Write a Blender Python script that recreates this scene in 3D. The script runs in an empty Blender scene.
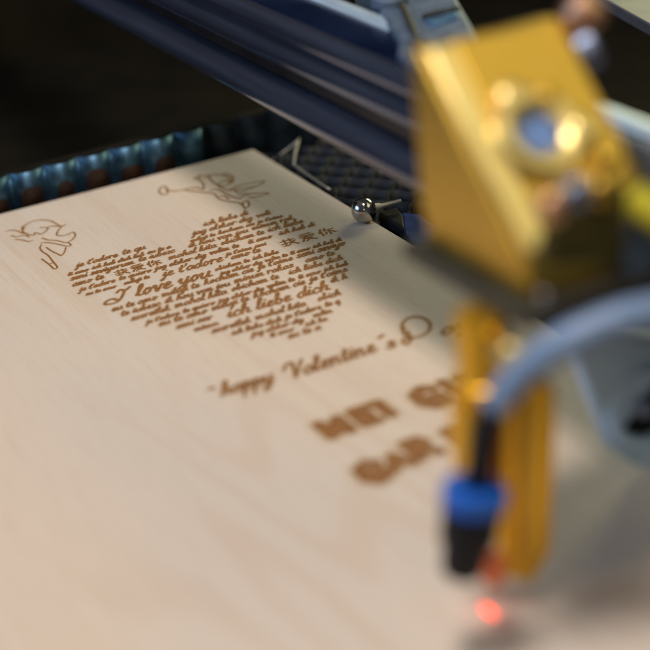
import bpy, bmesh, math, random
import numpy as np
from mathutils import Vector, Matrix
random.seed(4)
SC = bpy.context.scene
COL = SC.collection
MM = 0.001

# ------------------------------------------------------------------ camera
F = 1664.495                        # focal length in pixels of a 650 px frame
R_ = np.array([0.87922478, -0.27159792, 0.39140562])
U_ = np.array([-0.46872083, -0.34616987, 0.81269133])
N_ = np.array([-0.08523244, -0.89799833, -0.43166473])
CAM = np.array([-275.676, -627.388, 240.275])       # millimetres, board corner is the origin
cd = bpy.data.cameras.new('camera')
cam = bpy.data.objects.new('camera', cd)
COL.objects.link(cam)
r = Vector((R_[0], U_[0], N_[0])); d = Vector((R_[1], U_[1], N_[1])); f = Vector((R_[2], U_[2], N_[2]))
M = Matrix(((r.x, -d.x, -f.x, CAM[0]*MM), (r.y, -d.y, -f.y, CAM[1]*MM), (r.z, -d.z, -f.z, CAM[2]*MM), (0, 0, 0, 1)))
cam.matrix_world = M
cd.sensor_width = 36
cd.lens = F/650*36
cd.clip_start = 0.01
cd.clip_end = 20
cd.dof.use_dof = True
cd.dof.focus_distance = 0.618
cd.dof.aperture_fstop = 6.1
SC.camera = cam

# ------------------------------------------------------------------ world and lamps
w = bpy.data.worlds.new('World'); SC.world = w; w.use_nodes = True
bgn = w.node_tree.nodes['Background']
bgn.inputs[0].default_value = (0.50, 0.60, 0.80, 1); bgn.inputs[1].default_value = 0.07

def lamp(name, loc, target, size, power, col, size_y=None):
    l = bpy.data.lights.new(name, 'AREA'); l.energy = power; l.color = col
    l.shape = 'RECTANGLE'; l.size = size; l.size_y = size_y or size
    o = bpy.data.objects.new(name, l); COL.objects.link(o)
    o.location = Vector(loc)
    o.rotation_euler = (Vector(target)-Vector(loc)).to_track_quat('-Z', 'Y').to_euler()
    return o
lamp('ceiling_lamp', (-0.25, -0.36, 1.05), (-0.14, -0.24, 0), 0.26, 8.3, (1.0, 0.915, 0.885))
lamp('window_light', (-1.5, 0.30, 0.75), (-0.05, -0.15, 0.05), 0.9, 9.0, (0.42, 0.64, 1.0), 0.5)
lamp('room_lamp', (-0.55, -1.5, 0.9), (-0.08, -0.32, 0.08), 0.5, 2.4, (1.0, 0.84, 0.66))
lamp('incline_fill', (0.55, -0.78, 1.05), (-0.07, -0.32, 0.1), 0.75, 2.1, (1.0, 0.95, 0.62))  # unseen lamp added so the mirror incline reflects brightly
lamp('under_rail_fill', (0.36, 0.10, 0.24), (-0.05, -0.14, 0.0), 0.22, 0.62, (0.95, 0.92, 0.50), 0.08)  # unseen yellow-green fill added to lift the board beneath the rail
hot = bpy.data.lights.new('laser_glow', 'POINT'); hot.energy = 0.0005; hot.color = (1.0, 0.12, 0.07); hot.shadow_soft_size = 0.0015
ho = bpy.data.objects.new('laser_glow', hot); COL.objects.link(ho); ho.location = (-0.1013, -0.3416, 0.0045)

SC.view_settings.view_transform = 'Standard'
SC.view_settings.look = 'None'
SC.view_settings.exposure = 0.0
SC.view_settings.gamma = 1.0
SC.cycles.use_denoising = True

# ------------------------------------------------------------------ helpers
CC = np.array([325., 325.])
def solve(px, py, fix, val):
    """real point (mm) of the place where coordinate `fix` equals `val` on a line of sight"""
    v = np.array([px-CC[0], py-CC[1], F])
    v = np.array([v@R_, v@U_, v@N_])
    t = (val-CAM[fix])/v[fix]
    return CAM+v*t
def at(px, py, z=0.0): return solve(px, py, 2, z)

def tag(o, label=None, cat=None, group=None, kind=None):
    if label: o['label'] = label
    if cat: o['category'] = cat
    if group: o['group'] = group
    if kind: o['kind'] = kind
    return o
def empty(name, loc, label, cat, group=None):
    o = bpy.data.objects.new(name, None); COL.objects.link(o)
    o.location = Vector(loc)*MM; o.empty_display_size = 0.01
    return tag(o, label, cat, group)
def link(name, bm, mat, parent=None, smooth=False, bevel=0, seg=2):
    me = bpy.data.meshes.new(name)
    bmesh.ops.recalc_face_normals(bm, faces=bm.faces[:])
    bm.to_mesh(me); bm.free()
    off = Vector((0, 0, 0))
    if parent is not None:
        p = parent
        while p is not None:
            off += p.location; p = p.parent
    for v in me.vertices: v.co = Vector(v.co)*MM - off
    me.materials.append(mat)
    for p in me.polygons: p.use_smooth = True
    if not smooth: me.set_sharp_from_angle(angle=math.radians(32))
    o = bpy.data.objects.new(name, me); COL.objects.link(o)
    if parent is not None: o.parent = parent
    if bevel:
        m = o.modifiers.new('bevel', 'BEVEL'); m.width = bevel*MM; m.segments = seg
        m.limit_method = 'ANGLE'; m.angle_limit = math.radians(35)
        m.harden_normals = False
    return o
def B(): return bmesh.new()
def box(bm, x0, x1, y0, y1, z0, z1):
    vs = [bm.verts.new((x, y, z)) for x in (x0, x1) for y in (y0, y1) for z in (z0, z1)]
    for q in ((0,1,3,2), (4,6,7,5), (0,4,5,1), (2,3,7,6), (0,2,6,4), (1,5,7,3)):
        bm.faces.new([vs[i] for i in q])
def prism(bm, pts, vec):
    """polygon of 3-D points swept along vec"""
    a = [bm.verts.new(p) for p in pts]
    b = [bm.verts.new((p[0]+vec[0], p[1]+vec[1], p[2]+vec[2])) for p in pts]
    bm.faces.new(a); bm.faces.new(b[::-1])
    n = len(pts)
    for i in range(n): bm.faces.new([a[i], b[i], b[(i+1) % n], a[(i+1) % n]])
def frame(ax):
    ax = Vector(ax).normalized()
    u = ax.cross(Vector((0, 0, 1)))
    if u.length < 1e-4: u = Vector((1, 0, 0))
    u.normalize(); return ax, u, ax.cross(u).normalized()
def lathe(bm, base, axis, prof, n=40, hexed=False):
    """prof: (distance along axis, radius) pairs"""
    ax, u, v = frame(axis); base = Vector(base)
    rings = []
    k = 6 if hexed else n
    for (h, rad) in prof:
        if rad < 1e-5: rings.append([bm.verts.new(base+ax*h)])
        else: rings.append([bm.verts.new(base+ax*h+(u*math.cos(2*math.pi*i/k)+v*math.sin(2*math.pi*i/k))*rad) for i in range(k)])
    for a, b in zip(rings[:-1], rings[1:]):
        for i in range(k):
            j = (i+1) % k
            q = [a[i % len(a)], a[j % len(a)], b[j % len(b)], b[i % len(b)]]
            q = list(dict.fromkeys(q))
            if len(q) > 2: bm.faces.new(q)
    if len(rings[0]) > 2: bm.faces.new(rings[0])
    if len(rings[-1]) > 2: bm.faces.new(rings[-1][::-1])
def catmull(P, k=8):
    P = [np.array(p, float) for p in P]
    if len(P) < 3: return P
    Q = [2*P[0]-P[1]]+P+[2*P[-1]-P[-2]]
    out = []
    for i in range(1, len(Q)-2):
        for s in range(k):
            t = s/k
            out.append(0.5*((2*Q[i])+(Q[i+1]-Q[i-1])*t+(2*Q[i-1]-5*Q[i]+4*Q[i+1]-Q[i+2])*t*t+(3*Q[i]-Q[i-1]-3*Q[i+1]+Q[i+2])*t**3))
    out.append(P[-1]); return out
def tube(bm, P, rad, n=20, k=8, corrug=None):
    pts = [Vector(p) for p in catmull(P, k)]
    rings = []; u = None
    for i, p in enumerate(pts):
        t = (pts[min(i+1, len(pts)-1)]-pts[max(i-1, 0)]).normalized()
        if u is None: _, u, _ = frame(t)
        u = (u-t*u.dot(t)).normalized(); v = t.cross(u)
        rr = rad(i/(len(pts)-1)) if callable(rad) else rad
        rings.append([bm.verts.new(p+(u*math.cos(2*math.pi*j/n)+v*math.sin(2*math.pi*j/n))*rr) for j in range(n)])
    for a, b in zip(rings[:-1], rings[1:]):
        for i in range(n): bm.faces.new([a[i], a[(i+1) % n], b[(i+1) % n], b[i]])
    bm.faces.new(rings[0]); bm.faces.new(rings[-1][::-1])

# ------------------------------------------------------------------ materials
def mat(name, base, rough=0.5, metal=0.0, var=0.12, scale=60, bump=0.0, streak=None, spec=0.5, coat=0.0, trans=0.0):
    m = bpy.data.materials.new(name); m.use_nodes = True
    nt = m.node_tree; n = nt.nodes; L = nt.links
    p = n['Principled BSDF']
    p.inputs['Metallic'].default_value = metal
    p.inputs['Specular IOR Level'].default_value = spec
    p.inputs['Coat Weight'].default_value = coat
    p.inputs['Transmission Weight'].default_value = trans
    g = n.new('ShaderNodeNewGeometry')
    mp = n.new('ShaderNodeMapping'); L.new(g.outputs['Position'], mp.inputs[0])
    mp.inputs['Scale'].default_value = streak or (1, 1, 1)
    nz = n.new('ShaderNodeTexNoise'); nz.inputs['Scale'].default_value = scale*1.0
    nz.inputs['Detail'].default_value = 6; nz.inputs['Roughness'].default_value = 0.6
    L.new(mp.outputs[0], nz.inputs['Vector'])
    mr = n.new('ShaderNodeMapRange'); mr.inputs['From Min'].default_value = 0.3; mr.inputs['From Max'].default_value = 0.7
    mr.inputs['To Min'].default_value = 1-var; mr.inputs['To Max'].default_value = 1+var
    L.new(nz.outputs['Fac'], mr.inputs['Value'])
    mx = n.new('ShaderNodeVectorMath'); mx.operation = 'SCALE'
    mx.inputs[0].default_value = base
    L.new(mr.outputs[0], mx.inputs['Scale']); L.new(mx.outputs[0], p.inputs['Base Color'])
    mr2 = n.new('ShaderNodeMapRange'); mr2.inputs['From Min'].default_value = 0.3; mr2.inputs['From Max'].default_value = 0.7
    mr2.inputs['To Min'].default_value = max(0.02, rough-0.07); mr2.inputs['To Max'].default_value = min(1, rough+0.09)
    L.new(nz.outputs['Fac'], mr2.inputs['Value']); L.new(mr2.outputs[0], p.inputs['Roughness'])
    if bump:
        b = n.new('ShaderNodeBump'); b.inputs['Strength'].default_value = bump; b.inputs['Distance'].default_value = 0.0004
        L.new(nz.outputs['Fac'], b.inputs['Height']); L.new(b.outputs[0], p.inputs['Normal'])
    return m
def emis(name, col, s):
    m = bpy.data.materials.new(name); m.use_nodes = True
    p = m.node_tree.nodes['Principled BSDF']
    p.inputs['Base Color'].default_value = (*col, 1)
    p.inputs['Emission Color'].default_value = (*col, 1); p.inputs['Emission Strength'].default_value = s
    return m
gold = mat('gold_anodised_metal', (0.70, 0.44, 0.07), 0.42, 1.0, 0.10, 90, 0.15)
gold_bright = mat('polished_brass', (0.86, 0.66, 0.26), 0.36, 1.0, 0.08, 120)
brass = mat('brass_tube', (0.86, 0.50, 0.05), 0.42, 1.0, 0.10, 120)
copper = mat('copper_metal', (0.85, 0.46, 0.27), 0.42, 1.0, 0.15, 150)
nozzle_m = mat('reddish_copper', (0.80, 0.22, 0.09), 0.45, 0.6, 0.10, 150)
steel = mat('zinc_steel', (0.30, 0.36, 0.50), 0.42, 1.0, 0.15, 150)
chrome = mat('chrome', (0.55, 0.52, 0.47), 0.17, 1.0, 0.05, 90)
rail_m = mat('blue_black_anodised_rail', (0.15, 0.18, 0.27), 0.14, 0.85, 0.25, 40, 0.25, (5, 0.22, 5))
rail_top = mat('rail_top_black', (0.004, 0.010, 0.035), 0.16, 0.1, 0.3, 30, 0, None, 0.25)
rail_groove = mat('rail_groove_black', (0.018, 0.015, 0.014), 0.35, 0.2, 0.3, 60)
rail_lip = mat('pale_aluminium', (0.50, 0.62, 0.70), 0.35, 0.35, 0.12, 80, 0.1, (6, 0.6, 6))
grey_m = mat('grey_blue_cast_metal', (0.10, 0.14, 0.20), 0.5, 0.3, 0.25, 130, 0.3)
slot_m = mat('bright_blue_metal', (0.25, 0.50, 0.80), 0.25, 0.8, 0.1, 80)
dark_m = mat('black_machine_paint', (0.012, 0.011, 0.011), 0.55, 0.0, 0.4, 40, 0.2)
floor_m = mat('dark_machine_floor', (0.008, 0.006, 0.003), 0.8, 0.0, 0.5, 30, 0.3, None, 0.15)
wall_m = mat('dark_brown_machine_wall', (0.014, 0.011, 0.006), 0.6, 0.0, 0.7, 9, 0.1, None, 0.2)
plate_m = mat('dark_olive_plate', (0.07, 0.065, 0.05), 0.45, 0.6, 0.2, 90, 0.2)
comb_m = mat('dark_honeycomb_metal', (0.0025, 0.004, 0.006), 0.6, 0.3, 0.5, 120, 0.4)  # near-black base colour, much darker than the end strip
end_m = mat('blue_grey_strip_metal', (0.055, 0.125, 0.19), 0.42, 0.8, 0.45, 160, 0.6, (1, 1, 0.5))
board_reflection_m = mat('brown_board_reflection', (0.030, 0.011, 0.004), 0.5, 0.1, 0.5, 200, 0.4)  # reflected board brown as a surface colour
black_p = mat('black_plastic', (0.008, 0.008, 0.010), 0.55, 0.0, 0.2, 120, 0, None, 0.25)
blue_p = mat('blue_plastic', (0.003, 0.11, 0.52), 0.38, 0.0, 0.1, 120)
hose_m = mat('blue_grey_hose', (0.19, 0.28, 0.43), 0.35, 0.0, 0.12, 60, 0.1)
pale_p = mat('pale_blue_plastic', (0.48, 0.66, 0.84), 0.45, 0.0, 0.1, 90)
yellow_p = mat('yellow_plastic', (0.55, 0.48, 0.02), 0.45, 0.0, 0.1, 90)
navy_p = mat('navy_plastic', (0.02, 0.06, 0.28), 0.4, 0.0, 0.2, 90)
thin_m = mat('pale_thin_metal', (0.42, 0.40, 0.34), 0.4, 0.6, 0.2, 150)

def plywood():
    m = bpy.data.materials.new('birch_plywood'); m.use_nodes = True
    nt = m.node_tree; n = nt.nodes; L = nt.links; p = n['Principled BSDF']
    g = n.new('ShaderNodeNewGeometry')
    def mapping(s, loc=(0, 0, 0), rot=0):
        q = n.new('ShaderNodeMapping'); q.inputs['Scale'].default_value = s
        q.inputs['Location'].default_value = loc; q.inputs['Rotation'].default_value = (0, 0, rot)
        L.new(g.outputs['Position'], q.inputs[0]); return q.outputs[0]
    def noise(vec, scale, detail=4, rough=0.5, dist=0):
        q = n.new('ShaderNodeTexNoise'); q.inputs['Scale'].default_value = scale; q.inputs['Detail'].default_value = detail
        q.inputs['Roughness'].default_value = rough; q.inputs['Distortion'].default_value = dist
        L.new(vec, q.inputs['Vector']); return q.outputs['Fac']
    def mth(op, a, b=None, c=None):
        q = n.new('ShaderNodeMath'); q.operation = op
        for i, v in enumerate((a, b, c)):
            if v is None: continue
            if isinstance(v, (int, float)): q.inputs[i].default_value = v
            else: L.new(v, q.inputs[i])
        return q.outputs[0]
    def rng(v, a, b, c=0.0, d_=1.0, smooth=True):
        q = n.new('ShaderNodeMapRange'); q.interpolation_type = 'SMOOTHSTEP' if smooth else 'LINEAR'
        L.new(v, q.inputs['Value'])
        for k, x in zip(('From Min', 'From Max', 'To Min', 'To Max'), (a, b, c, d_)): q.inputs[k].default_value = x
        return q.outputs[0]
    def mix(f_, a, b):
        q = n.new('ShaderNodeMix'); q.data_type = 'RGBA'
        if isinstance(f_, float): q.inputs[0].default_value = f_
        else: L.new(f_, q.inputs[0])
        for i, v in ((6, a), (7, b)):
            if isinstance(v, tuple): q.inputs[i].default_value = (*v, 1)
            else: L.new(v, q.inputs[i])
        return q.outputs[2]
    # cathedral figure: contour lines of a slow field stretched along the grain
    field = noise(mapping((1, 0.11, 1), (0.31, 0.1, 0), 0.05), 11, 1.5, 0.4, 0.0)
    rings = mth('SINE', mth('MULTIPLY', field, 170.0))
    rings = rng(rings, -0.1, 1.0)
    figmask = rng(noise(mapping((1, 0.4, 1), (0.7, 0.2, 0)), 9, 2), 0.40, 0.62)
    fine = noise(mapping((1, 0.035, 1), (0.1, 0, 0), 0.03), 900, 3, 0.6)
    broad = noise(mapping((1, 0.3, 1), (0.9, 0, 0)), 11, 3, 0.5)
    col = mix(rng(broad, 0.35, 0.65), (0.74, 0.60, 0.455), (0.69, 0.585, 0.47))
    col = mix(mth('MULTIPLY', mth('MULTIPLY', rings, figmask), 0.26), col, (0.62, 0.43, 0.28))
    col = mix(mth('MULTIPLY', rng(fine, 0.45, 0.8), 0.30), col, (0.48, 0.34, 0.22))
    fleck = noise(mapping((1, 0.22, 1), (0.4, 0, 0), 0.05), 1500, 2, 0.5)
    col = mix(mth('MULTIPLY', rng(fleck, 0.60, 0.74), 0.30), col, (0.46, 0.29, 0.16))
    at_ = n.new('ShaderNodeAttribute'); at_.attribute_name = 'burn'
    burn = at_.outputs['Fac']
    rough_n = noise(mapping((1, 1, 1)), 1400, 3, 0.6)
    burn = mth('ADD', burn, mth('MULTIPLY', mth('SUBTRACT', rough_n, 0.5), 0.035))
    halo = mth('MULTIPLY', rng(burn, 0.06, 0.52), 0.50)
    col = mix(halo, col, (0.50, 0.32, 0.12))
    core = rng(burn, 0.455, 0.53)
    chn = noise(mapping((1, 1, 1)), 500, 3, 0.6)
    char = mix(rng(chn, 0.3, 0.7), (0.23, 0.10, 0.030), (0.39, 0.175, 0.055))
    col = mix(core, col, char)
    slow = noise(mapping((1, 1, 1)), 90, 2, 0.5)
    dark = mth('MULTIPLY', mth('MULTIPLY', core, rng(burn, 0.74, 0.52)), rng(slow, 0.35, 0.65, 0.25, 0.85))
    col = mix(dark, col, (0.20, 0.075, 0.02))
    L.new(col, p.inputs['Base Color'])
    L.new(rng(fine, 0.3, 0.7, 0.50, 0.62), p.inputs['Roughness'])
    p.inputs['Specular IOR Level'].default_value = 0.35
    b = n.new('ShaderNodeBump'); b.inputs['Strength'].default_value = 0.35; b.inputs['Distance'].default_value = 0.0003
    hgt = mth('SUBTRACT', mth('MULTIPLY', fine, 0.25), mth('MULTIPLY', core, 1.2))
    L.new(hgt, b.inputs['Height']); L.new(b.outputs[0], p.inputs['Normal'])
    return m
ply = plywood()
def ply_edge():
    m = mat('plywood_edge', (0.30, 0.19, 0.10), 0.7, 0, 0.3, 400, 0.2, (0.05, 0.05, 6)); return m

# ------------------------------------------------------------------ setting
bm = B(); box(bm, -700, 700, -900, 420, -70, -60); tag(link('floor', bm, floor_m), kind='structure')
bm = B(); box(bm, -700, 700, 420, 432, -60, 420); tag(link('back_wall', bm, wall_m), kind='structure')
bm = B(); box(bm, 420, 432, -900, 419, -60, 420); tag(link('side_wall', bm, dark_m), kind='structure')

# ------------------------------------------------------------------ honeycomb bed
bed = empty('honeycomb_bed', (0, -100, -16), 'blue grey metal honeycomb cutting bed beneath the plywood sheet', 'honeycomb bed')
def wave_strip(bm, x0, x1, y, z0, z1, per, amp, ph=0, th=0.35):
    n_ = int((x1-x0)/per*16); lo = []; hi = []
    for s in (0, 1):
        a = []; b = []
        for i in range(n_+1):
            x = x0+(x1-x0)*i/n_
            c = math.sin(2*math.pi*x/per+ph); c = math.copysign(abs(c)**0.7, c)
            yy = y+amp*c+(s*th)
            a.append(bm.verts.new((x, yy, z0))); b.append(bm.verts.new((x, yy, z1)))
        lo.append(a); hi.append(b)
    for i in range(n_):
        bm.faces.new([lo[0][i], lo[0][i+1], hi[0][i+1], hi[0][i]])
        bm.faces.new([lo[1][i+1], lo[1][i], hi[1][i], hi[1][i+1]])
        bm.faces.new([hi[0][i], hi[0][i+1], hi[1][i+1], hi[1][i]])
        bm.faces.new([lo[0][i+1], lo[0][i], lo[1][i], lo[1][i+1]])
bm = B()
PER = 14.8
k = 0
y = -3.0
while y > -430:
    wave_strip(bm, 2 if y < -20 else -16, 120, y, -16, -3.4, PER, 3.6, math.pi*(k % 2))
    y -= 8.4; k += 1
link('cell_wall', bm, comb_m, bed, smooth=True)
def bumps(bm, x0, x1, y, z0, z1, per, dep, x_off=0.0, rows=3):
    n_ = int((x1-x0)/per*20); cols = []
    for i in range(n_+1):
        x = x0+(x1-x0)*i/n_
        t = ((x+x_off)/per) % 1.0
        yy = y-dep*(math.sin(math.pi*t)**0.6)
        sag = 1.2*(1-math.sin(math.pi*t)**0.5)
        cols.append([bm.verts.new((x, yy, z0+(z1-sag-z0)*k/rows)) for k in range(rows+1)])
    for a, b in zip(cols[:-1], cols[1:]):
        for k in range(rows): bm.faces.new([a[k], b[k], b[k+1], a[k+1]])
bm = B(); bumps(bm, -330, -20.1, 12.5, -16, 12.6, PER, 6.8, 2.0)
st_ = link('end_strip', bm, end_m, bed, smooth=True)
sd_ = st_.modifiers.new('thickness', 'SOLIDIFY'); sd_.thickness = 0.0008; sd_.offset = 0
bm = B(); bumps(bm, -20.0, 150, 12.5, -16, 12.6, PER, 6.8, 2.0)  # right length of the strip, its shade put into a darker colour
so_ = link('end_strip', bm, mat('shaded_strip_metal', (0.03, 0.045, 0.06), 0.5, 0.7, 0.5, 120, 0.4), bed, smooth=True)
so_['label'] = 'end strip with shade painted in as a darker colour'
# brown tongues that paint the board's reflection at the foot of each bump
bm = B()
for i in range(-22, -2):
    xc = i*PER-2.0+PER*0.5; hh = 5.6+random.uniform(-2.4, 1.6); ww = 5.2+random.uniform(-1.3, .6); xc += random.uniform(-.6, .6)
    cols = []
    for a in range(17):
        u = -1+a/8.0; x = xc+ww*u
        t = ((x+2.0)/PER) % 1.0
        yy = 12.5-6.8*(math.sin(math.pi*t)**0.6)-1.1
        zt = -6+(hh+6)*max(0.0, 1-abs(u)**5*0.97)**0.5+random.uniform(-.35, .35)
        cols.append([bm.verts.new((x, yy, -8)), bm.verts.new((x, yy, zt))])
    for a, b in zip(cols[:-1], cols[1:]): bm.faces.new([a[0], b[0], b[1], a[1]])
link('painted_reflection', bm, board_reflection_m, st_, smooth=True)
bm = B(); box(bm, -332, 152, 15.5, 22, -20, 10)
link('frame', bm, floor_m, bed, bevel=1)
bm = B(); box(bm, -330, 150, -440, 15, -24, -16.5)
link('tray', bm, floor_m, bed)

# ------------------------------------------------------------------ plywood sheet
board = empty('plywood_sheet', (-150, -220, -3), 'pale birch plywood sheet with brown engraved heart and lettering on the honeycomb bed', 'plywood sheet')
bm = B(); box(bm, -330, 0, -470, 0, -3, 0)
o = link('sheet', bm, ply, board, bevel=0.25)
# thin darker middle veneer showing on the two edges
o.data.materials.append(ply_edge())
for p_ in o.data.polygons:
    if abs(p_.normal.z) < 0.5: p_.material_index = 1

# ------------------------------------------------------------------ hand-written stroke letters (x height = 1)
G = {
'a': (1.05, [[(.85,.85),(.5,1.0),(.12,.55),(.3,.02),(.65,.25),(.85,.9),(.82,.2),(1.05,.08)]]),
'b': (0.95, [[(0,.2),(.35,1.3),(.42,2.0),(.22,1.9),(.18,.4),(.4,0),(.75,.4),(.55,.9),(.4,.75)],]),
'c': (0.85, [[(.72,.8),(.5,1.0),(.12,.5),(.35,0),(.85,.25)]]),
'd': (1.1, [[(.75,.85),(.45,1.0),(.1,.5),(.3,0),(.65,.3),(.95,2.0),(.82,.3),(1.1,.1)]]),
'e': (0.85, [[(.05,.3),(.5,.55),(.6,.9),(.38,1.0),(.15,.5),(.35,0),(.85,.25)]]),
'f': (0.7, [[(0,.2),(.4,1.2),(.6,1.95),(.4,1.9),(.25,.5),(.1,-.8)],[(.0,.9),(.6,1.0)]]),
'g': (1.0, [[(.8,.85),(.45,1.0),(.12,.5),(.35,.05),(.7,.4),(.82,.95),(.65,-.6),(.3,-.9),(.1,-.6),(.95,.15)]]),
'h': (1.05, [[(0,.2),(.4,1.4),(.45,2.0),(.25,1.6),(.12,0)],[(.14,.3),(.5,.98),(.75,.8),(.7,.15),(1.05,.1)]]),
'i': (0.5, [[(0,.3),(.25,1.0),(.2,.15),(.5,.15)],[(.32,1.45),(.36,1.5)]]),
'j': (0.55, [[(0,.3),(.3,1.0),(.2,-.5),(-.1,-.9),(-.15,-.6),(.5,.1)],[(.38,1.45),(.42,1.5)]]),
'k': (1.0, [[(0,.2),(.4,1.4),(.42,2.0),(.22,1.6),(.1,0)],[(.7,.95),(.2,.5),(.5,.4),(.7,.02),(1.0,.1)]]),
'l': (0.55, [[(0,.2),(.4,1.4),(.42,2.0),(.22,1.7),(.15,.2),(.55,.12)]]),
'm': (1.5, [[(0,.7),(.18,1.0),(.12,0)],[(.14,.4),(.45,1.0),(.58,.75),(.52,0)],[(.55,.4),(.9,1.0),(1.1,.75),(1.05,.1),(1.5,.15)]]),
'n': (1.1, [[(0,.7),(.18,1.0),(.12,0)],[(.14,.4),(.5,1.0),(.72,.75),(.66,.1),(1.1,.15)]]),
'o': (0.95, [[(.5,1.0),(.15,.55),(.3,0),(.68,.35),(.62,.9),(.4,.95),(.95,.8)]]),
'p': (1.0, [[(0,.6),(.25,1.0),(.05,-.95)],[(.15,.5),(.5,1.0),(.75,.6),(.5,0),(.2,.15),(1.0,.2)]]),
'q': (1.0, [[(.8,.85),(.45,1.0),(.12,.5),(.35,.0),(.75,.5),(.82,.95),(.65,-.95),(1.0,.1)]]),
'r': (0.85, [[(0,.7),(.2,1.05),(.15,0)],[(.17,.5),(.45,1.0),(.7,.9)],[(.7,.9),(.85,.8)]]),
's': (0.8, [[(.7,.9),(.45,1.02),(.25,.75),(.6,.35),(.4,0),(.05,.15)],[(.4,0),(.8,.2)]]),
't': (0.65, [[(.1,.3),(.4,1.7),(.25,.4),(.35,.02),(.65,.2)],[(.02,1.1),(.65,1.2)]]),
'u': (1.1, [[(0,.6),(.2,1.0),(.15,.3),(.35,.0),(.7,.4),(.85,1.0),(.78,.15),(1.1,.12)]]),
'v': (0.95, [[(0,.7),(.2,1.0),(.35,.05),(.5,.1),(.8,.95),(.95,.85)]]),
'w': (1.3, [[(0,.7),(.18,1.0),(.3,.05),(.6,.9),(.72,.05),(1.0,.5),(1.1,1.0),(1.3,.85)]]),
'y': (1.05, [[(0,.6),(.2,1.0),(.2,.3),(.45,.1),(.75,.6),(.85,1.0),(.6,-.6),(.25,-.95),(.1,-.6),(1.05,.2)]]),
'z': (0.9, [[(.1,.9),(.65,.95),(.1,.05),(.9,.1)]]),
"'": (0.35, [[(.3,1.9),(.2,1.4)]]),
' ': (0.62, []),
'I': (1.6, [[(.3,1.6),(.6,2.0),(1.1,1.7),(1.5,2.1)],[(1.05,1.8),(.85,.6),(.4,-.1),(-.5,0),(-.6,.5),(.0,.7),(.4,.3)]]),
'J': (1.4, [[(.3,1.7),(.9,2.0),(1.4,1.9)],[(.95,1.9),(.7,-.2),(.2,-.7),(-.1,-.3)]]),
'T': (1.4, [[(.1,1.6),(.7,2.0),(1.5,2.05)],[(.85,1.95),(.65,.4),(.2,0),(0,.3)]]),
'V': (1.15, [[(-.45,1.45),(-.15,2.1),(.3,2.15),(.45,1.2),(.42,.05),(.65,.5),(.95,1.5),(1.25,2.15)],[(.36,1.9),(.46,.05)]]),
'H': (1.6, [[(.1,1.3),(.35,2.0),(.3,.9),(.05,0),(-.25,.2)],[(.2,1.0),(1.0,1.1)],[(1.35,2.0),(.95,.9),(.95,.1),(1.4,.1)]]),
'D': (2.3, [[(.1,.75),(.35,1.55),(1.1,1.95),(1.9,1.7),(2.25,1.0),(1.8,.3),(.9,.1),(.25,.45),(.12,.9),(.4,1.3)],[(.45,.9),(.3,.2),(-.1,-.15),(-.35,.1),(-.1,.35),(.3,.1)]]),
}
BL = {   # heavy block capitals, 0..1 by 0..1
'M': [[(.06,0),(.06,1),(.42,.15),(.78,1),(.78,0)]],
'E': [[(.72,1),(.08,1),(.08,0),(.72,0)],[(.08,.5),(.6,.5)]],
'I': [[(.3,0),(.3,1)],[(.0,1),(.3,1)]],
'G': [[(.78,.85),(.5,1),(.12,.8),(.06,.3),(.35,0),(.75,.12),(.75,.45),(.45,.45)]],
'U': [[(.06,1),(.06,.25),(.35,0),(.7,.2),(.72,1)]],
'A': [[(.0,0),(.38,1),(.76,0)],[(.18,.38),(.6,.38)]],
'R': [[(.06,0),(.06,1),(.55,1),(.7,.75),(.5,.5),(.08,.5)],[(.4,.5),(.78,0)]],
}
def script(text, x, y, s, hw=None, slant=0.42, rot=0.0, xs=1.0):
    """strokes of a handwritten word: list of (points Nx2, half width) in mm"""
    out = []; cx = 0
    for ch in text:
        wdt, st = G[ch]
        for q in st:
            P = np.array(catmull(q, 6))
            P = P+np.random.uniform(-.015, .015, P.shape)
            X = (P[:, 0]*0.92+cx+P[:, 1]*slant)*s*xs; Y = P[:, 1]*s
            c, s_ = math.cos(rot), math.sin(rot)
            out.append((np.stack([x+X*c-Y*s_, y+X*s_+Y*c], 1), hw or s*0.15))
        cx += wdt*0.92
    return out, cx*s*xs
def swidth(text, s, xs=1.0): return sum(G[c][0]*0.92 for c in text)*s*xs

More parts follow.
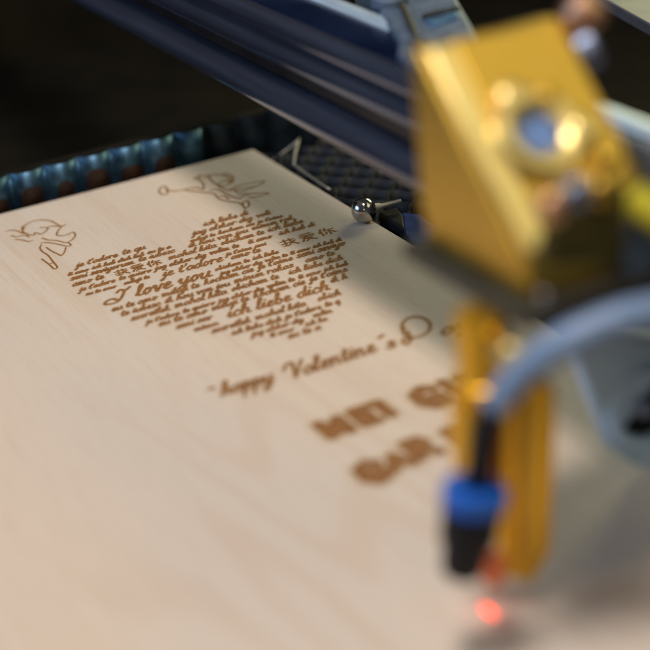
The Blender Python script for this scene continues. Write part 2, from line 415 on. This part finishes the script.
def burn_sheet(name, strokes, parent, cell=0.35, halo=1.2, z=0.03, label=None):
    """one sheet of small quads lying on the wood; the vertex value says how deep the burn is"""
    allp = np.concatenate([s[0] for s in strokes]); m_ = max(s[1] for s in strokes)+halo+1
    x0, y0 = allp.min(0)-m_; x1, y1 = allp.max(0)+m_
    nx = int((x1-x0)/cell)+1; ny = int((y1-y0)/cell)+1
    Fd = np.full((nx, ny), -9.0)
    for P, hw in strokes:
        for a, b in zip(P[:-1], P[1:]):
            t = b-a; L2 = t@t+1e-9
            ang = abs(t[0]*0.80+t[1]*0.6)/math.sqrt(L2)          # broad-nib pen: thin along one diagonal
            h = hw*(1.12-0.42*ang) if hw < 1.6 else hw
            mr = h+halo+cell
            lo = np.minimum(a, b)-mr; hi = np.maximum(a, b)+mr
            i0, i1 = int((lo[0]-x0)/cell), int((hi[0]-x0)/cell)+2
            j0, j1 = int((lo[1]-y0)/cell), int((hi[1]-y0)/cell)+2
            i0 = max(i0, 0); j0 = max(j0, 0); i1 = min(i1, nx); j1 = min(j1, ny)
            X = (x0+np.arange(i0, i1)*cell)[:, None]-a[0]; Y = (y0+np.arange(j0, j1)*cell)[None, :]-a[1]
            u = np.clip((X*t[0]+Y*t[1])/L2, 0, 1)
            dd = np.sqrt((X-u*t[0])**2+(Y-u*t[1])**2)
            Fd[i0:i1, j0:j1] = np.maximum(Fd[i0:i1, j0:j1], h-dd)
    keep = Fd > -halo
    q = keep[:-1, :-1] | keep[1:, :-1] | keep[:-1, 1:] | keep[1:, 1:]
    I, J = np.nonzero(q)
    used = np.zeros((nx, ny), bool)
    for di in (0, 1):
        for dj in (0, 1): used[I+di, J+dj] = True
    idx = -np.ones((nx, ny), int); ui, uj = np.nonzero(used); idx[ui, uj] = np.arange(len(ui))
    off = parent.location
    V = np.stack([(x0+ui*cell)*MM-off.x, (y0+uj*cell)*MM-off.y, np.full(len(ui), z*MM-off.z)], 1)
    Q = np.stack([idx[I, J], idx[I+1, J], idx[I+1, J+1], idx[I, J+1]], 1)
    me = bpy.data.meshes.new(name)
    me.from_pydata(V.tolist(), [], Q.tolist())
    att = me.attributes.new('burn', 'FLOAT', 'POINT')
    val = np.clip((Fd[ui, uj]/halo+1)*0.5, 0, 1)
    att.data.foreach_set('value', val.astype(np.float32))
    me.materials.append(ply)
    o = bpy.data.objects.new(name, me); COL.objects.link(o); o.parent = parent
    if label: o['label'] = label
    return o

np.random.seed(3)
# heart of handwriting ------------------------------------------------
K = 1.4286
HP = np.array([(-74,-48.5),(-80,-54),(-82,-60),(-81.5,-67),(-80,-77),(-78,-89),(-73,-98),(-66,-107),(-58,-116),(-50,-124),(-46,-127),(-42,-122.5),(-34,-114),(-26,-105),(-20,-94),(-14.5,-81),(-13.5,-72),(-15,-60),(-20,-50),(-27,-45),(-36,-45),(-43,-50),(-48.5,-59),(-53,-54),(-58,-50),(-66,-47)])*K
def spans(y):
    xs = []
    n_ = len(HP)
    for i in range(n_):
        a, b = HP[i], HP[(i+1) % n_]
        if (a[1]-y)*(b[1]-y) < 0: xs.append(a[0]+(b[0]-a[0])*(y-a[1])/(b[1]-a[1]))
    xs.sort(); return list(zip(xs[::2], xs[1::2]))
PH = ["ich liebe dich", "je t'adore", "te quiero", "jag alskar dig", "volim te", "ti amo", "ich hab dich lieb", "eu te amo", "miluji te",
      "kocham cie", "je t'aime", "seni seviyorum", "te iubesc", "ik hou van jou", "minun rakas", "amo te", "szeretlek", "mahal kita", "obicham te"]
random.seed(12)
heart = []
big = [("I love you", at(112, 303), 4.5, 0.0), ("je t'adore", at(163, 277), 3.3, 0.0), ("ich liebe dich", at(228, 318), 3.9, 0.0)]
boxes = []
for tx, p0, s, rt in big:
    wd = swidth(tx, s)
    st, _ = script(tx, p0[0], p0[1], s, hw=s*0.165, rot=-0.035)
    heart += st; boxes.append((p0[0]-3, p0[0]+wd+2, p0[1]-1.6-wd*0.02, p0[1]+s*2.0))
g1 = at(283, 248); g2 = at(116, 277)
boxes += [(g1[0]-1, g1[0]+26, g1[1]-1, g1[1]+7.5), (g2[0]-1, g2[0]+21, g2[1]-1, g2[1]+6)]
y = -67.5; row = 0; ip = 0
while y > -181:
    s = random.choice([1.6, 1.75, 1.95, 2.35])
    for (a, b) in spans(y+s*0.5):
        cx = a+random.uniform(0, 1.2)
        while cx < b-3:
            tx = PH[ip % len(PH)]; ip += 1
            sc = s*random.uniform(0.92, 1.05)
            while len(tx) > 2 and cx+swidth(tx, sc) > b+2.2: tx = tx[:-1].rstrip()
            if len(tx) < 1: break
            wd = swidth(tx, sc)
            hit = False
            # leave room for the large words
            for (u0, u1, v0, v1) in boxes:
                if y+sc*1.3 > v0 and y < v1 and cx < u1 and cx+wd > u0:
                    if u0-cx > 6:
                        while len(tx) > 2 and cx+swidth(tx, sc) > u0-1: tx = tx[:-1].rstrip()
                        wd = swidth(tx, sc)
                        if len(tx) < 3: hit = u1
                    else: hit = u1
            if hit is not False:
                cx = hit+1; continue
            st, _ = script(tx, cx, y, sc, hw=0.29+sc*0.075, rot=-0.02)
            heart += st; cx += wd+sc*0.9
            if random.random() < 0.18: cx += random.uniform(1.5, 3.5)
    y -= s*1.9+1.25; row += 1
# two short lines of square east-asian looking strokes high on the right lobe and beside the big words
def glyphs(cx, cy, s, codes):
    out = []
    tab = {'wo': [[(.1,.75),(.9,.8)],[(.35,.95),(.3,.1),(.15,.15)],[(.65,.95),(.7,.4),(.95,.05)],[(.1,.4),(.85,.5)],[(.9,.6),(.4,.1)]],
           'ai': [[(.2,.95),(.8,.98)],[(.1,.75),(.9,.75)],[(.15,.55),(.9,.58)],[(.45,.7),(.1,.05)],[(.35,.4),(.75,.38),(.3,.02)],[(.45,.3),(.9,.02)]],
           'ni': [[(.3,.95),(.08,.5)],[(.2,.7),(.2,.05)],[(.55,.95),(.4,.65),(.95,.7)],[(.68,.65),(.66,.05)],[(.5,.45),(.4,.2)],[(.82,.45),(.95,.2)]]}
    for c in codes:
        for q in tab[c]:
            P = np.array(q, float)
            out.append((np.stack([cx+(P[:, 0]+P[:, 1]*.15)*s, cy+P[:, 1]*s], 1), 0.5))
        cx += s*1.15
    return out
heart += glyphs(*at(283, 248)[:2], 7.0, ['wo', 'ai', 'ni'])
heart += glyphs(*at(116, 277)[:2], 5.6, ['wo', 'ai', 'ni'])
burn_sheet('engraved_heart', heart, board, cell=0.33, halo=0.9)

# greeting -------------------------------------------------------------
gr = []
def putw(tx, p0, p1, s, hwf=0.17):
    a = at(*p0); b = at(*p1)
    wd = swidth(tx, s); L_ = math.hypot(b[0]-a[0], b[1]-a[1])
    st, _ = script(tx, a[0], a[1], s, hw=s*hwf, rot=math.atan2(b[1]-a[1], b[0]-a[0]), xs=L_/wd)
    return st
gr += putw("happy", (222, 396), (274, 381), 4.4, .15)
gr += putw("Valentine", (291, 379), (377, 351), 4.6, .135)
gr += [(np.array([at(379, 338)[:2], at(383, 335)[:2]]), .8)]
gr += putw("s", (388, 349), (396, 346), 3.6, .2)
gr += putw("D", (408, 342), (437, 332), 7.6, .085)
gr += putw("ay", (441, 336), (470, 326), 3.9, .18)
gr += [(np.array([at(210, 389)[:2], at(213, 388)[:2]]), .9)]
burn_sheet('engraved_greeting', gr, board, cell=0.4, halo=1.6)

# block capitals -------------------------------------------------------
def block(items, hw):
    out = []
    for ch, x, y, wd, ht in items:
        for q in BL[ch]:
            P = np.array(q, float)
            out.append((np.stack([x+P[:, 0]*wd, y+P[:, 1]*ht], 1), hw))
    return out
burn_sheet('engraved_capitals', block([('M', -92.0, -242.8, 8.4, 8.4), ('E', -80.2, -242.4, 6.2, 9.0), ('I', -72.8, -241.8, 6.2, 8.4),
    ('G', -60.3, -245.5, 9.5, 12.0), ('U', -48.5, -242.0, 8.0, 8.0), ('I', -38.5, -242.0, 6.2, 8.0)], 2.1), board, 0.5, 3.6)
burn_sheet('engraved_capitals', block([('G', -95.8, -273.0, 8.6, 10.5), ('A', -85.8, -270.0, 7.2, 6.6), ('R', -77.3, -269.0, 8.0, 9.5), ('E', -64.0, -269, 7.5, 8.5)], 2.0), board, 0.5, 3.6)

# two flying cherub outlines --------------------------------------------
def sketch(polys, hw):
    return [(np.array(catmull([at(*p)[:2] for p in q], 6)), hw) for q in polys]
def c6(pts): return [(x*80/650, 200+y*80/650) for x, y in pts]
cher = [c6(q) for q in (
 [(190,240),(205,205),(260,175),(330,163),(410,170),(460,195),(500,215),(530,200)],
 [(180,215),(185,255),(225,280),(275,285),(285,265)],
 [(300,270),(340,275),(380,245),(385,225),(330,225)],
 [(385,225),(420,212),(470,215),(500,215),(475,245),(460,280),(480,290),(540,285),(590,262),(612,285),(590,320),(550,345)],
 [(55,252),(100,245),(150,255),(180,270),(215,272)],
 [(95,290),(130,300),(175,290),(215,290),(235,300)],
 [(130,320),(180,325),(230,338),(265,328)],
 [(345,310),(390,325),(460,330),(520,345),(560,350),(575,370),(540,375),(450,355),(370,345),(335,350)],
 [(335,365),(325,390),(345,420),(390,450),(430,500),(465,545),(440,560),(400,525),(340,480)],
 [(375,385),(420,415),(470,440),(500,450),(525,420),(535,385)],
 [(410,515),(435,510)])]
burn_sheet('engraved_cherub', sketch(cher, 0.36), board, 0.3, 0.8, label='engraved outline of a flying winged cherub at the left')
def c4(pts): return [(155+x*120/650, 160+y*60/325) for x, y in pts]
cher2 = [c4(q) for q in (
 [(30,150),(22,170),(40,188),(65,182),(68,160),(50,142),(30,150)],
 [(60,165),(110,168),(165,158),(220,150),(262,160)],
 [(165,165),(230,172),(290,178),(325,185)],
 [(262,160),(262,130),(240,105),(245,90),(290,85),(300,105),(330,130),(370,140),(410,125),(425,100),(405,80),(370,72)],
 [(325,185),(345,210),(400,225),(450,232),(475,245)],
 [(330,130),(360,150),(400,165),(430,160)],
 [(400,165),(450,140),(520,125),(590,115),(560,138),(500,150),(430,160)],
 [(450,190),(480,185),(540,182),(615,180),(560,198),(510,205)],
 [(475,230),(500,222),(510,245),(490,262),(478,248),(475,230)],
 [(460,210),(480,195),(505,190)], [(265,100),(300,82)], [(290,85),(330,78),(390,90),(420,120)], [(300,165),(340,160),(380,180),(420,200),(460,210)],
 [(340,130),(380,112),(405,120)], [(430,160),(450,175),(500,160),(560,138)], [(345,200),(375,195),(400,212)], [(240,105),(215,100),(250,80)])]
burn_sheet('engraved_cherub', sketch(cher2, 0.40), board, 0.3, 0.9, label='engraved outline of a flying cherub blowing a trumpet near the corner')

# laser dot
dot = bpy.data.materials.new('red_laser_light')
dot = emis('red_laser_light', (1.0, 0.075, 0.03), 2.4)
D0 = at(489, 611)
bm = B(); 
lathe(bm, (D0[0], D0[1], 0.04), (0, 0, 1), [(0, 1.0), (0.06, 0.9), (0.06, 0)], 24)
for v_ in bm.verts:
    v_.co.y = D0[1]+(v_.co.y-D0[1])*3.2; v_.co.x += (v_.co.y-D0[1])*0.06
tag(link('laser_spot', bm, dot), 'glowing red laser spot on the plywood beneath the nozzle', 'laser spot')

# ------------------------------------------------------------------ gantry rail
rail = empty('gantry_rail', (-30, -150, 60), 'long blue black metal gantry rail crossing above the plywood', 'gantry rail')
YN, YF = -600.0, 400.0
def arc(cx, cz, rad, a0, a1, n=8): return [(cx+rad*math.cos(math.radians(a0+(a1-a0)*i/n)), cz+rad*math.sin(math.radians(a0+(a1-a0)*i/n))) for i in range(n+1)]
prof = [(-24, 60), (-46, 60)]+arc(-45, 64.5, 4.5, 265, 120)+[(-44, 71.5), (-40, 72.5), (-40, 77)]+arc(-43, 82, 5.0, 235, 130)+[(-44.5, 88)]+arc(-44, 91, 3.6, 220, 80)+[(-40, 93.5), (-24, 92.5)]
bm = B(); prism(bm, [(x, YN, z) for x, z in prof], (0, YF-YN, 0))
link('extrusion', bm, rail_m, rail, bevel=0.3)
bm = B(); box(bm, -43.5, -39.6, YN+1, YF-1, 72.8, 76.6)
link('groove', bm, rail_groove, rail)
bm = B(); prism(bm, [(-40.5, YN+1, 93.0), (-40.5, YN+1, 94.2), (-24.2, YN+1, 93.2), (-24.2, YN+1, 92.0)], (0, YF-YN-2, 0)); link('top_cover', bm, rail_top, rail)
bm = B()
prism(bm, [(-24, YN, 62), (-24, YN, 93.2), (-22.5, YN, 95.0), (-19.5, YN, 95.0), (-18.5, YN, 93.5), (-18.5, YN, 62)], (0, YF-YN, 0))
link('back_lip', bm, rail_lip, rail, bevel=0.3)

# carriage block behind the rail
car = empty('carriage_block', (20, -140, 60), 'grey blue cast carriage block with a blue slot riding on the gantry rail', 'carriage')
ZC = 96
poly = [(352, -30), (399, 38), (397, 54), (436, 80), (500, 66), (482, 42), (452, -12), (444, -30)]
bm = B(); prism(bm, [tuple(at(x, y_, ZC)) for x, y_ in poly], (0, 0, -34))
link('casting', bm, grey_m, car, bevel=1.5, seg=3)
bm = B(); poly = [(424, 22), (434, 27), (459, 19), (458, 14), (447, 16), (437, 19)]
prism(bm, [tuple(at(x, y_, ZC+0.02)) for x, y_ in poly], (0, 0, 1.1)); link('slot', bm, slot_m, car, bevel=0.3)
bm = B(); poly = [(423, 20), (447, 14), (446, 10.5), (422, 16.5)]
prism(bm, [tuple(at(x, y_, ZC+0.02)) for x, y_ in poly], (0, 0, 0.8)); 
poly = [(448, 14), (460, 11.5), (459, 8), (447, 10.5)]
prism(bm, [tuple(at(x, y_, ZC+0.02)) for x, y_ in poly], (0, 0, 0.8)); link('slot_shade', bm, black_p, car)
p_ = at(390, 4, ZC); bm = B(); lathe(bm, p_, (0, 0, 1), [(0.05, 6.2), (2.2, 6.0), (2.6, 5.4), (2.6, 3), (1.2, 3), (1.2, 0)], 32); link('bolt', bm, grey_m, car)
p_ = at(419, 42, ZC); bm = B(); lathe(bm, p_, (0, 0, 1), [(0.05, 3.6), (1.4, 3.4), (1.6, 3.0), (1.6, 1.8), (0.6, 1.8), (0.6, 0)], 6); link('bolt', bm, grey_m, car)
bm = B(); poly = [(398, 6), (404, 4), (432, 68), (425, 70)]
prism(bm, [tuple(at(x, y_, ZC+0.02)) for x, y_ in poly], (0, 0, 1.6)); link('rib', bm, plate_m, car, bevel=0.5)

# pale angle strips at the upper right
def strip(name, p0, p1, z, wdt, th, m, label, cat):
    a = at(*p0, z); b = at(*p1, z); dv = Vector(b-a).normalized(); sd = dv.cross(Vector((0, 0, 1)))
    bm = B(); q = [Vector(a), Vector(b), Vector(b)+sd*wdt, Vector(a)+sd*wdt]
    prism(bm, [tuple(v) for v in q], (0, 0, -th))
    o = link(name, bm, m, None, bevel=0.6); tag(o, label, cat); return o
strip('cover_edge', (560, -26), (720, 63), 60, -70, 5, mat('grey_cover', (0.10, 0.10, 0.11), 0.5, 0.2, 0.15, 60), 'grey cover panel edge in the upper right corner', 'cover panel')

# ------------------------------------------------------------------ laser head
head = empty('laser_unit', (-90, -330, 12), 'gold anodised laser head with angled mirror mount above the plywood', 'laser unit')
X0, X1, Y0, Y1, Z0, Z1 = -92.0, -53.0, -348.0, -305.0, 90.0, 130.5
# wedge: side cheek plus body
bm = B()
prism(bm, [(X0, Y0, Z0), (X0, Y1, Z0), (X0, Y1, Z1+1.0), (X0, Y1-3, Z1+1.0), (X0, Y0, Z0+1.6)], (1.6, 0, 0))
link('side_plate', bm, gold, head, bevel=0.5)
bm = B()
prism(bm, [(X0+1.65, Y0+0.3, Z0-8), (X0+1.65, Y1+1, Z0-8), (X0+1.65, Y1+1, Z1), (X0+1.65, Y1-3, Z1), (X0+1.65, Y0+0.3, Z0+0.8)], (X1-X0-1.65, 0, 0))
link('mirror_block', bm, gold, head, bevel=0.8)
nrm = Vector((0, -1, 1)).normalized(); up = Vector((0, 1, 1)).normalized()
IC = Vector((-70.0, -325.2, 113.4))
def inc(dx, du, dn=0.0): return IC+Vector((dx, 0, 0))+up*du+nrm*dn
# raised border of the incline (light strip)
bm = B()
def slab(bm, dx0, dx1, du0, du1, dn0, dn1):
    c = [inc(dx0, du0, dn0), inc(dx1, du0, dn0), inc(dx1, du1, dn0), inc(dx0, du1, dn0)]
    prism(bm, [tuple(v) for v in c], tuple(nrm*(dn1-dn0)))
slab(bm, -20.2, -13.5, -30, 24.0, -1.0, 1.6)
link('edge_strip', bm, gold_bright, head, bevel=0.8, seg=3)
bm = B(); slab(bm, -13.2, 16.5, -24, 24.5, -1.0, 0.6); link('mirror_plate', bm, gold, head, bevel=0.5)
def inc_px(px, py):
    v = np.array([px-CC[0], py-CC[1], F]); v = Vector((v@R_, v@U_, v@N_)); C_ = Vector(CAM)
    p = C_+v*((IC+nrm*3-C_).dot(nrm)/v.dot(nrm)) - IC
    return p.x, p.dot(up)
rx, ru = inc_px(541, 131)
bm = B(); lathe(bm, inc(rx, ru, 0.62), nrm, [(0, 11.2), (2.2, 11.2), (3.2, 10.4), (3.6, 9.0), (3.3, 7.0), (2.2, 5.6), (0.6, 5.1), (0.6, 0)], 56)
ring = link('mirror_ring', bm, gold_bright, head)
for p2 in ring.data.polygons: p2.use_smooth = len(p2.vertices) == 4
bm = B(); lathe(bm, inc(rx, ru, 1.25), nrm, [(0, 4.9), (0.5, 4.9), (0.5, 0)], 40)
link('mirror', bm, mat('mirror_reflection_blue', (0.13, 0.24, 0.52), 0.35, 0.0, 0.1, 60), ring)  # the mirror's blue reflection is put into a plain non-metal colour
for (px, py, rr, mm_) in ((513, 100, 4.3, gold_bright), (583, 131, 4.0, gold_bright), (546, 98, 2.6, gold), (607, 158, 2.8, gold), (590, 178, 2.4, gold)):
    dx, du = inc_px(px, py)
    bm = B(); lathe(bm, inc(dx, du, 0.7), nrm, [(0, rr), (3.0, rr), (4.0, rr*0.85), (4.3, rr*0.5), (4.3, 0)], 24)
    link('screw', bm, mm_, head, smooth=True)
# adjusting screws with springs on the upper right
def thumb(p0, p1, rad, m1, m2):
    a = Vector(p0); b = Vector(p1); ax = b-a; L_ = ax.length
    bm = B(); lathe(bm, a, ax, [(0, rad*0.42), (L_*0.62, rad*0.42)], 20)
    rt = link('adjusting_screw', bm, m1, head, smooth=False)
    bm = B(); lathe(bm, a, ax, [(L_*0.60, rad*0.8), (L_*0.64, rad), (L_*0.94, rad), (L_, rad*0.75), (L_, 0)], 24)
    link('knob', bm, m1, rt, smooth=False, bevel=0.2)
    bm = B(); lathe(bm, a, ax, [(L_*0.22, rad*0.85), (L_*0.40, rad*0.85)], 6); link('nut', bm, m2, rt, bevel=0.3)
    return rt
thumb(solve(545, 58, 1, -305), solve(594, 2, 1, -311), 5.2, copper, gold)
thumb(solve(552, 70, 1, -309), solve(596, 44, 1, -313), 4.8, steel, steel)
thumb(solve(596, 200, 1, -334), solve(664, 150, 1, -326), 4.2, copper, gold)
bm = B(); box(bm, -52.6, -43, -356, -338, 82.2, 97); lathe(bm, (-47.5, -356.1, 90), (0, -1, 0), [(0, 3.4), (2.2, 3.4), (2.8, 2.6), (2.8, 0)], 24); link('clamp_block', bm, gold, head, bevel=0.7)
shaded_gold_m = mat('shaded_gold_metal', (0.12, 0.095, 0.018), 0.5, 0.6, 0.4, 90, 0.2)
def front(name, pts, y, dep, m, bev=0.8):
    bm = B(); prism(bm, [tuple(solve(px, py, 1, y)) for px, py in pts], (0, dep, 0)); return link(name, bm, m, head, bevel=bev)
front('shaded_front', [(549, 236), (546, 268), (628, 262), (630, 186), (606, 184), (588, 206), (566, 218)], -357, 4.0, shaded_gold_m)  # dark plate added over the incline, front face's shade in its colour
front('terminal_block', [(626, 222), (690, 226), (690, 296), (634, 288), (622, 250)], -352, 5.0, grey_m)
for (px, py, rr, mm_) in ((553, 206, 3.2, copper), (577, 192, 3.0, steel), (601, 190, 3.2, gold), (612, 212, 2.4, shaded_gold_m)):
    bm = B(); lathe(bm, solve(px, py, 1, -357.2), (0, -1, 0.2), [(-2, rr), (1.4, rr), (2.2, rr*0.7), (2.4, 0)], 24); link('screw', bm, mm_, head, smooth=True)
# dark plate beneath, yellowish block in shade, screw
bm = B(); box(bm, -95.5, -47, -353, -300, 78, 81.9)
link('mounting_plate', bm, plate_m, head, bevel=0.5)
bm = B(); box(bm, -52.5, -8, -392, -296, 62, 78)
box(bm, -52.5, -49.5, -352, -298, 78.1, 108)
link('back_plate', bm, grey_m, head, bevel=0.5)
p_ = solve(543, 296, 1, -353.1); bm = B(); lathe(bm, p_, (0, -1, 0), [(0, 1.5), (0.8, 1.5), (1.2, 1.0), (1.2, 0)], 16); link('screw', bm, chrome, head, smooth=True)
# lens tube
LX, LY = -97.5, -338.5
bm = B(); lathe(bm, (LX, LY, 58), (0, 0, 1), [(0, 5.6), (0.5, 6.9), (3.5, 6.9), (3.9, 6.2), (19.9, 6.2), (19.95, 0)], 40)
tb = link('lens_tube', bm, brass, head, smooth=False)
for p2 in tb.data.polygons: p2.use_smooth = len(p2.vertices) == 4
bm = B(); lathe(bm, (LX-3.6, LY, 33), (0, 0, 1), [(0, 4.4), (0.6, 5.2), (24.95, 5.2)], 40)
tb2 = link('lower_tube', bm, brass, head)
for p2 in tb2.data.polygons: p2.use_smooth = len(p2.vertices) == 4
p_ = solve(502, 347, 1, LY-6); bm = B(); lathe(bm, p_, (-.4, -1, 0.3), [(-4, 3.2), (12, 3.2), (13, 2.4), (13, 0)], 24); link('clamp_screw', bm, gold_bright, head, smooth=True)
# nozzle bracket
def vz(px, py, y): return solve(px, py, 1, y)
bm = B()
pts = [vz(506, 372, -344), vz(556, 384, -344), vz(557, 420, -344), vz(551, 553, -344), vz(533, 583, -344), vz(505, 577, -344), vz(503, 470, -344)]
prism(bm, [tuple(p) for p in pts], (0, 3.5, 0)); link('nozzle_bracket', bm, brass, head, bevel=0.7)
bm = B(); pts = [vz(520, 384, -344.1), vz(530, 384, -344.1), vz(530, 566, -344.1), vz(519, 566, -344.1)]
prism(bm, [tuple(p) for p in pts], (0, -1.6, 0)); link('bracket_rib', bm, gold_bright if False else gold, head, bevel=0.6)
bm = B(); box(bm, LX-2, -84, -341, -336, 54, 58.5); link('cross_arm', bm, brass, head, bevel=0.5)
tp = vz(494, 584, -347.5)
bm = B(); lathe(bm, tp, (0, 0, 1), [(0, 0), (0, 1.8), (2.6, 3.2), (7.5, 3.2), (7.5, 0)], 32); link('nozzle_tip', bm, nozzle_m, head, smooth=False)

# push fitting and hose
fb = solve(461, 574, 1, -352); ft = solve(473, 508, 1, -353); fu = solve(478, 472, 1, -353)
ax = Vector(ft)-Vector(fb)
bm = B(); L_ = ax.length
lathe(bm, fb, ax, [(0, 0), (0, 4.0), (1.2, 4.8), (L_*0.45, 5.4), (L_*0.5, 6.4), (L_*0.95, 6.8), (L_, 6.6), (L_, 0)], 36)
fit = link('push_fitting', bm, black_p, head)
for p2 in fit.data.polygons: p2.use_smooth = len(p2.vertices) == 4
ax2 = Vector(fu)-Vector(ft); L2 = ax2.length
bm = B(); lathe(bm, Vector(ft)+ax2*0.02, ax2, [(0, 6.4), (0.5, 7.3), (L2*0.52, 7.5), (L2*0.62, 6.9), (L2*0.63, 4.0), (L2*0.3, 3.9), (L2*0.3, 0)], 40)
link('collar', bm, blue_p, fit)
hose = empty('air_hose', tuple(fu), 'thick blue grey air hose curving down into the blue collared fitting', 'hose')
hp = [solve(479, 476, 1, -353), solve(484, 440, 1, -354), solve(493, 409, 1, -355), solve(518, 376, 1, -357), solve(556, 348, 1, -360), solve(600, 327, 1, -363), solve(650, 313, 1, -366), solve(760, 300, 1, -370)]
bm = B(); tube(bm, hp[2:], lambda t: 3.1+0.9*min(1, t*2.2), 24, 10); link('tube', bm, hose_m, hose, smooth=True)
bm = B(); tube(bm, [solve(478, 484, 1, -353)]+hp[:3], 3.1, 24, 10); link('sleeve', bm, black_p, hose, smooth=True)

# pale round pulley at the right, below the hose
pc = solve(648, 410, 1, -318); pl = empty('guide_pulley', tuple(pc), 'pale blue round pulley housing with dark bore right of the gold bracket', 'pulley')
axp = (-0.25, -1, 0.25)
bm = B(); lathe(bm, pc, axp, [(-9, 10.5), (-1.0, 11.4), (0, 11.0), (0.6, 9.0), (-0.6, 8.2), (-5, 8.0), (-5, 0)], 48); link('housing', bm, pale_p, pl, smooth=False, bevel=0.4)
bm = B(); lathe(bm, Vector(pc)-Vector(axp).normalized()*4.9, axp, [(0, 7.9), (1.0, 7.9), (1.0, 0)], 32); link('bore', bm, black_p, pl)
bm = B(); lathe(bm, Vector(pc)-Vector(axp).normalized()*3.8, axp, [(0, 2.6), (2.2, 2.4), (2.6, 0)], 24); link('axle', bm, steel, pl)
bm = B()
prism(bm, [tuple(solve(x_, y_, 1, -314)) for x_, y_ in ((574, 350), (604, 338), (720, 338), (720, 474), (640, 468), (612, 450), (592, 398))], (0, 5, 0)); link('bracket', bm, pale_p, pl, bevel=1)

# yellow cable at the right edge
cb = [solve(634, 196, 1, -350), solve(648, 208, 1, -352), solve(668, 222, 1, -362), solve(720, 250, 1, -360)]
bm = B(); tube(bm, cb, 3.6, 20, 8); tag(link('yellow_cable', bm, yellow_p, None, smooth=True), 'thick yellow cable at the right edge beside the gold mirror mount', 'cable')

# ------------------------------------------------------------------ ball clamp on the board edge
bc = at(365, 222, 0.0)
clamp = empty('ball_clamp', tuple(bc), 'small chrome ball with a thin rod resting on the plywood edge', 'ball clamp')
bm = B(); bmesh.ops.create_uvsphere(bm, u_segments=40, v_segments=24, radius=4.9, matrix=Matrix.Translation(Vector((bc[0], bc[1], 4.9))))
link('ball', bm, chrome, clamp, smooth=True)
pr = Vector((bc[0], bc[1], 4.6)); pe = Vector(solve(401, 201, 1, bc[1]-3))
bm = B(); lathe(bm, pr, pe-pr, [(3.9, 2.0), (6.0, 1.5), (7.5, 0.95), ((pe-pr).length, 0.9), ((pe-pr).length+.2, 0)], 20); link('rod', bm, thin_m, clamp, smooth=False)
bm = B(); prism(bm, [tuple(at(x, y_, 2.0)) for x, y_ in ((378, 212), (396, 207), (403, 214), (405, 229))], (0, 0, -14))
tag(link('black_bracket', bm, black_p, None, bevel=0.8), 'black bracket beside the plywood edge next to the chrome ball', 'bracket')
bm = B(); prism(bm, [tuple(at(x, y_, -2.0)) for x, y_ in ((402, 212), (420, 214), (450, 236), (450, 264), (425, 252), (404, 234))], (0, 0, -8))
tag(link('navy_block', bm, navy_p, None, bevel=0.8), 'dark blue plastic block below the rail against the plywood edge', 'block')

# thin pale tubes added for light-catching honeycomb cell edges behind the corner
bm = B(); wp = [at(268, 163, -6), at(284, 152, -4), at(298, 141, 0.0)]
tube(bm, wp, 0.45, 10, 4)
wp = [at(299, 139, 0.0), at(295, 155, -2), at(294, 165, -3)]; tube(bm, wp, 0.6, 10, 4)
wp = [at(294, 165, -3), at(312, 178, -3), at(330, 190, -3)]; tube(bm, wp, 0.55, 10, 4)
tag(link('lit_cell_edge', bm, thin_m, None, smooth=True), 'thin pale lines standing in for lit honeycomb cell edges behind the plywood corner', 'wire')  # not a wire: added tubes for lit honeycomb cell edges
